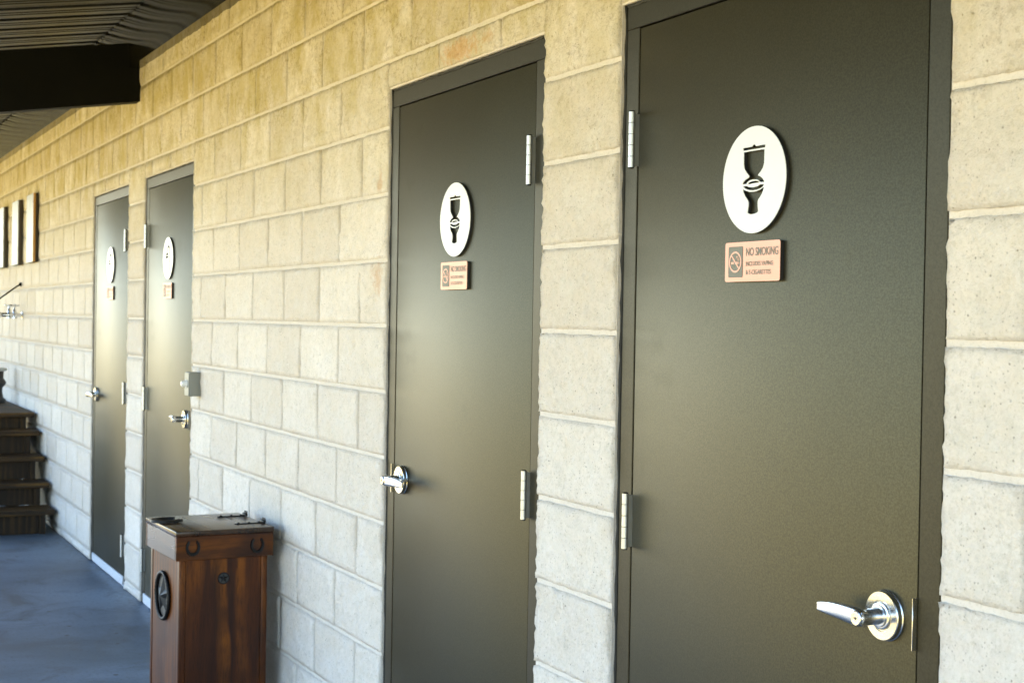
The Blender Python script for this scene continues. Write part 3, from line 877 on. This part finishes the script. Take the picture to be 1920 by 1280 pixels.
# ------------------------------------------------------------------ stairs at the far left
st = empty('wooden_stairs', (-10.30, -0.5, 0), 0, 'dark weathered brown wooden stairs climbing beside the wall', 'stairs')
def sbox(name, x0, x1, y0, y1, z0, z1, m, bevel=0.004):
    return box(name, x0 + 10.30, x1 + 10.30, y0 + 0.5, y1 + 0.5, z0, z1, m, st, bevel, 1)
TR = [(-10.198, 0.166), (-10.445, 0.321), (-10.680, 0.481), (-10.915, 0.643)]
for i, (xf, zt) in enumerate(TR):
    sbox('tread', xf - 0.290, xf, -1.25, -0.030, zt - 0.034, zt, M_STAIR)
for k in range(16):                                    # landing planks run across like the treads
    x1_ = -11.146 - k * 0.146
    sbox('tread' if k < 2 else 'landing_plank', x1_ - 0.140, x1_, -1.25, -0.030, 0.760 - 0.034, 0.760, M_STAIR)
for yy in (-0.125, -0.66, -1.23):                      # cut stringers
    bm = bmesh.new()
    pts = [(-10.235, 0.0), (-10.235, 0.132)]
    for (xa, za), (xb, zb) in zip(TR, TR[1:] + [(-11.146, 0.76)]):
        pts += [(xb - 0.037, za - 0.034), (xb - 0.037, zb - 0.034)]
    pts += [(-11.55, 0.726), (-11.55, 0.52), (-11.20, 0.42), (-10.56, 0.0)]
    a = [bm.verts.new((x + 10.30, yy + 0.5, z)) for x, z in pts]; b = [bm.verts.new((x + 10.30, yy + 0.54, z)) for x, z in pts]
    bm.faces.new(a); bm.faces.new(b)
    for i in range(len(pts)): bm.faces.new((a[i], a[(i + 1) % len(pts)], b[(i + 1) % len(pts)], b[i]))
    bm_obj('stringer', bm, M_STAIRV, st)
for (xa, za), (xb, zb) in zip([(0, 0.0)] + TR, TR + [(-11.146, 0.76)]):
    sbox('riser', xb - 0.078, xb - 0.060, -1.235, -0.125, za + 0.001, zb - 0.0345, M_STAIRV, 0.0)
for (x, y) in ((-11.62, -0.12), (-11.62, -1.20), (-13.35, -0.12), (-13.35, -1.20)):
    sbox('leg', x - 0.045, x + 0.045, y - 0.045, y + 0.045, 0.0, 0.726, M_STAIRV)
for k in range(5): sbox('skirt_board', -11.70, -11.675, -1.25, -0.05, 0.02 + k * 0.142, 0.155 + k * 0.142, M_STAIRV)

tp = empty('turned_post', (-12.35, -0.155, 0.760), 0, 'dark turned post with a pale cap standing on the stair landing', 'post')
bm = bmesh.new()
add_lathe(bm, [(0.075, 0.0), (0.075, 0.03), (0.058, 0.045), (0.048, 0.09), (0.050, 0.125), (0.072, 0.150), (0.078, 0.165), (0.068, 0.185), (0.056, 0.200), (0.058, 0.255)], Matrix.Identity(4), 28)
bm_obj('shaft', bm, M_POST, tp, angle=40)
bm = bmesh.new()
add_lathe(bm, [(0.066, 0.2552), (0.082, 0.262), (0.084, 0.275), (0.074, 0.284), (0.02, 0.288)], Matrix.Identity(4), 28)
bm_obj('cap', bm, M_POSTCAP, tp, angle=40)

# ------------------------------------------------------------------ boards on the wall
def wall_board(xc, label, seed, strip):
    t = empty('wall_board', (xc, -0.012, 1.47 + 0.645), 0, label, 'wall board', 'boards hung in a row on the wall')
    o = box('panel', -0.170, 0.170, -0.034, -0.024, -0.252, 0.252, M_BOARD, t, 0.002, 1)
    o.data.transform(Matrix.Identity(4))
    box('backing', -0.172, 0.172, -0.0238, 0.0, -0.254, 0.254, M_BOARDEDGE, t, 0.002, 1)
    if strip: box('edge_strip', 0.1702, 0.182, -0.036, -0.020, -0.252, 0.252, M_BOARDSTRIP, t, 0.001, 1)
    return t
wall_board(-11.390, 'pale grey board with honey edge, rightmost of three hung on the wall', 1, True)
wall_board(-12.190, 'pale grey board with plain edge, middle of three hung on the wall', 2, False)
wall_board(-13.060, 'pale grey board cut by the photo edge, leftmost of three on the wall', 3, False)

# ------------------------------------------------------------------ tap at the far left
tf = empty('wall_tap', (-12.02, 0, 1.468), 0, 'chrome wall tap with cross handles and a brace rod beside the stairs', 'tap')
bm = bmesh.new()
add_lathe(bm, [(0.034, 0.0), (0.034, 0.006), (0.026, 0.012), (0.017, 0.014)], AX_Y, 24)
bm_obj('flange', bm, M_CHROME, tf, angle=35)
bm = bmesh.new()
add_lathe(bm, [(0.014, 0.010), (0.014, 0.040), (0.021, 0.044), (0.021, 0.058), (0.016, 0.062), (0.016, 0.080), (0.022, 0.086), (0.022, 0.112), (0.016, 0.118), (0.015, 0.160), (0.022, 0.166), (0.031, 0.182), (0.033, 0.196), (0.029, 0.214), (0.015, 0.226)], AX_Y, 24)
bm_obj('pipe', bm, M_CHROME, tf, angle=45)
for yy, hh in ((-0.064, 0.072), (-0.104, 0.070)):
    v = empty('valve', (0, yy, 0)); v.parent = tf
    bm = bmesh.new()
    add_lathe(bm, [(0.018, -0.028), (0.016, 0.012), (0.013, 0.020), (0.013, 0.038), (0.008, 0.044), (0.007, hh)], Matrix.Identity(4), 18)
    bm_obj('stem', bm, M_CHROME, v, angle=40)
    bm = bmesh.new()
    for dx, dy in ((1, 0), (0, 1)):
        add_tube(bm, [(-0.036 * dx, -0.036 * dy, hh + 0.004), (-0.012 * dx, -0.012 * dy, hh), (0.012 * dx, 0.012 * dy, hh), (0.036 * dx, 0.036 * dy, hh + 0.004)], [0.0075, 0.0055, 0.0055, 0.0075], 10)
    bm_obj('cross_handle', bm, M_CHROME, v, smooth=True)
bm = bmesh.new()
add_tube(bm, [(-0.01, -0.024, 0.238), (-0.01, -0.05, 0.222), (-0.01, -0.26, 0.06)], 0.0062, 10)
add_lathe(bm, [(0.016, 0.0), (0.016, 0.010), (0.009, 0.020)], at(-0.01, -0.012, 0.240) @ AX_Y, 16)
bm_obj('brace_rod', bm, M_BEAM, tf, smooth=True)

# ------------------------------------------------------------------ porch roof
roof = empty('porch_roof', (-6.5, 0, 2.94), 0, 'sloping ribbed sheet metal porch roof seen from below with a dark ledger along the wall', 'roof')
RY0, RY1 = -2.9, 1.6
def rib_profile():
    pts = []
    P = 0.3048
    for r in range(3):
        b = r * P
        pts += [(b, 0.0), (b + 0.060, 0.0), (b + 0.068, 0.004), (b + 0.084, 0.004), (b + 0.092, 0.0), (b + 0.120, 0.0), (b + 0.128, 0.004), (b + 0.144, 0.004), (b + 0.152, 0.0),
                (b + 0.206, 0.0), (b + 0.228, 0.030), (b + 0.262, 0.030), (b + 0.284, 0.0)]
    return pts
prof = rib_profile() + [(0.9144, 0.0)]
bm = bmesh.new()
rows = []
for k in range(9):
    y = RY0 + (RY1 - RY0) * k / 8
    rows.append([bm.verts.new((x, y, roof_z(y) - 2.94 + z)) for x, z in prof])
for a, b in zip(rows, rows[1:]):
    for i in range(len(prof) - 1): bm.faces.new((a[i], a[i + 1], b[i + 1], b[i]))
bmesh.ops.recalc_face_normals(bm, faces=bm.faces)
geo = bmesh.ops.solidify(bm, geom=bm.faces[:], thickness=0.0012)
pm = bpy.data.meshes.new('roof_sheet'); bm.to_mesh(pm); bm.free()
k = 0
x = -19.4
while x < 6.0:
    o = link('roof_sheet', pm, M_ROOF, roof)
    o.location = (x + 6.5, 0, 0.0013 * (k % 2))
    x += 0.9144; k += 1
# smooth bronze ledger along the wall top, in butted lengths
LED = [(0.0, 2.7805), (-0.0605, 2.7805), (-0.0606, 2.800)]
LED += [(-0.0605 - 0.0035 * math.sin(i / 10 * math.pi), 2.800 + 0.262 * i / 10) for i in range(1, 11)] + [(-0.058, 3.068), (-0.012, 3.070)]
xs = [-18.0, -15.5, -13.05, -10.35, -7.60, -4.6, -1.6, 1.7, 5.0]
for i, (a, b) in enumerate(zip(xs, xs[1:])):
    bm = bmesh.new()
    rows = []
    n_ = 14
    for s_ in range(n_ + 1):
        xx = a + 0.002 + (b - a - 0.004) * s_ / n_
        wv = 0.0022 * noise.noise(Vector((xx * 1.3, 0.4, i * 3.1)))
        rows.append([bm.verts.new((xx + 6.5, y + (wv if y < -0.01 else 0), z - 2.94)) for (y, z) in LED])
    for p_, q_ in zip(rows, rows[1:]):
        for j in range(len(LED) - 1): bm.faces.new((p_[j], p_[j + 1], q_[j + 1], q_[j]))
    bm.faces.new(rows[0]); bm.faces.new(rows[-1])
    bm_obj('wall_ledger', bm, M_TRIM, roof, angle=40)

# dark rafter coming out of the wall
BX = -7.81
bm = bmesh.new()
def slab_beam(x0, x1, dz0, dz1, y0=0.02, y1=-2.85):
    zt = lambda y: 2.9195 + ROOF_S * y
    v = [bm.verts.new((x - BX, y, zt(y) + dz)) for y in (y0, y1) for x in (x0, x1) for dz in (dz0, dz1)]
    for q in ((0, 1, 3, 2), (4, 6, 7, 5), (0, 4, 5, 1), (2, 3, 7, 6), (0, 2, 6, 4), (1, 5, 7, 3)): bm.faces.new([v[i] for i in q])
slab_beam(BX - 0.010, BX, -0.300, -0.010)
web = bm_obj('web', bm, M_BEAM, None)
beam = empty('roof_beam', (BX, 0, 0), 0, 'black steel beam running from the wall out under the porch roof', 'beam')
web.parent = beam
bm = bmesh.new(); slab_beam(BX - 0.095, BX + 0.001, -0.3095, -0.2995); bm_obj('bottom_flange', bm, M_BEAM, beam)
bm = bmesh.new(); slab_beam(BX - 0.095, BX + 0.001, -0.0105, 0.0); bm_obj('top_flange', bm, M_BEAM, beam)
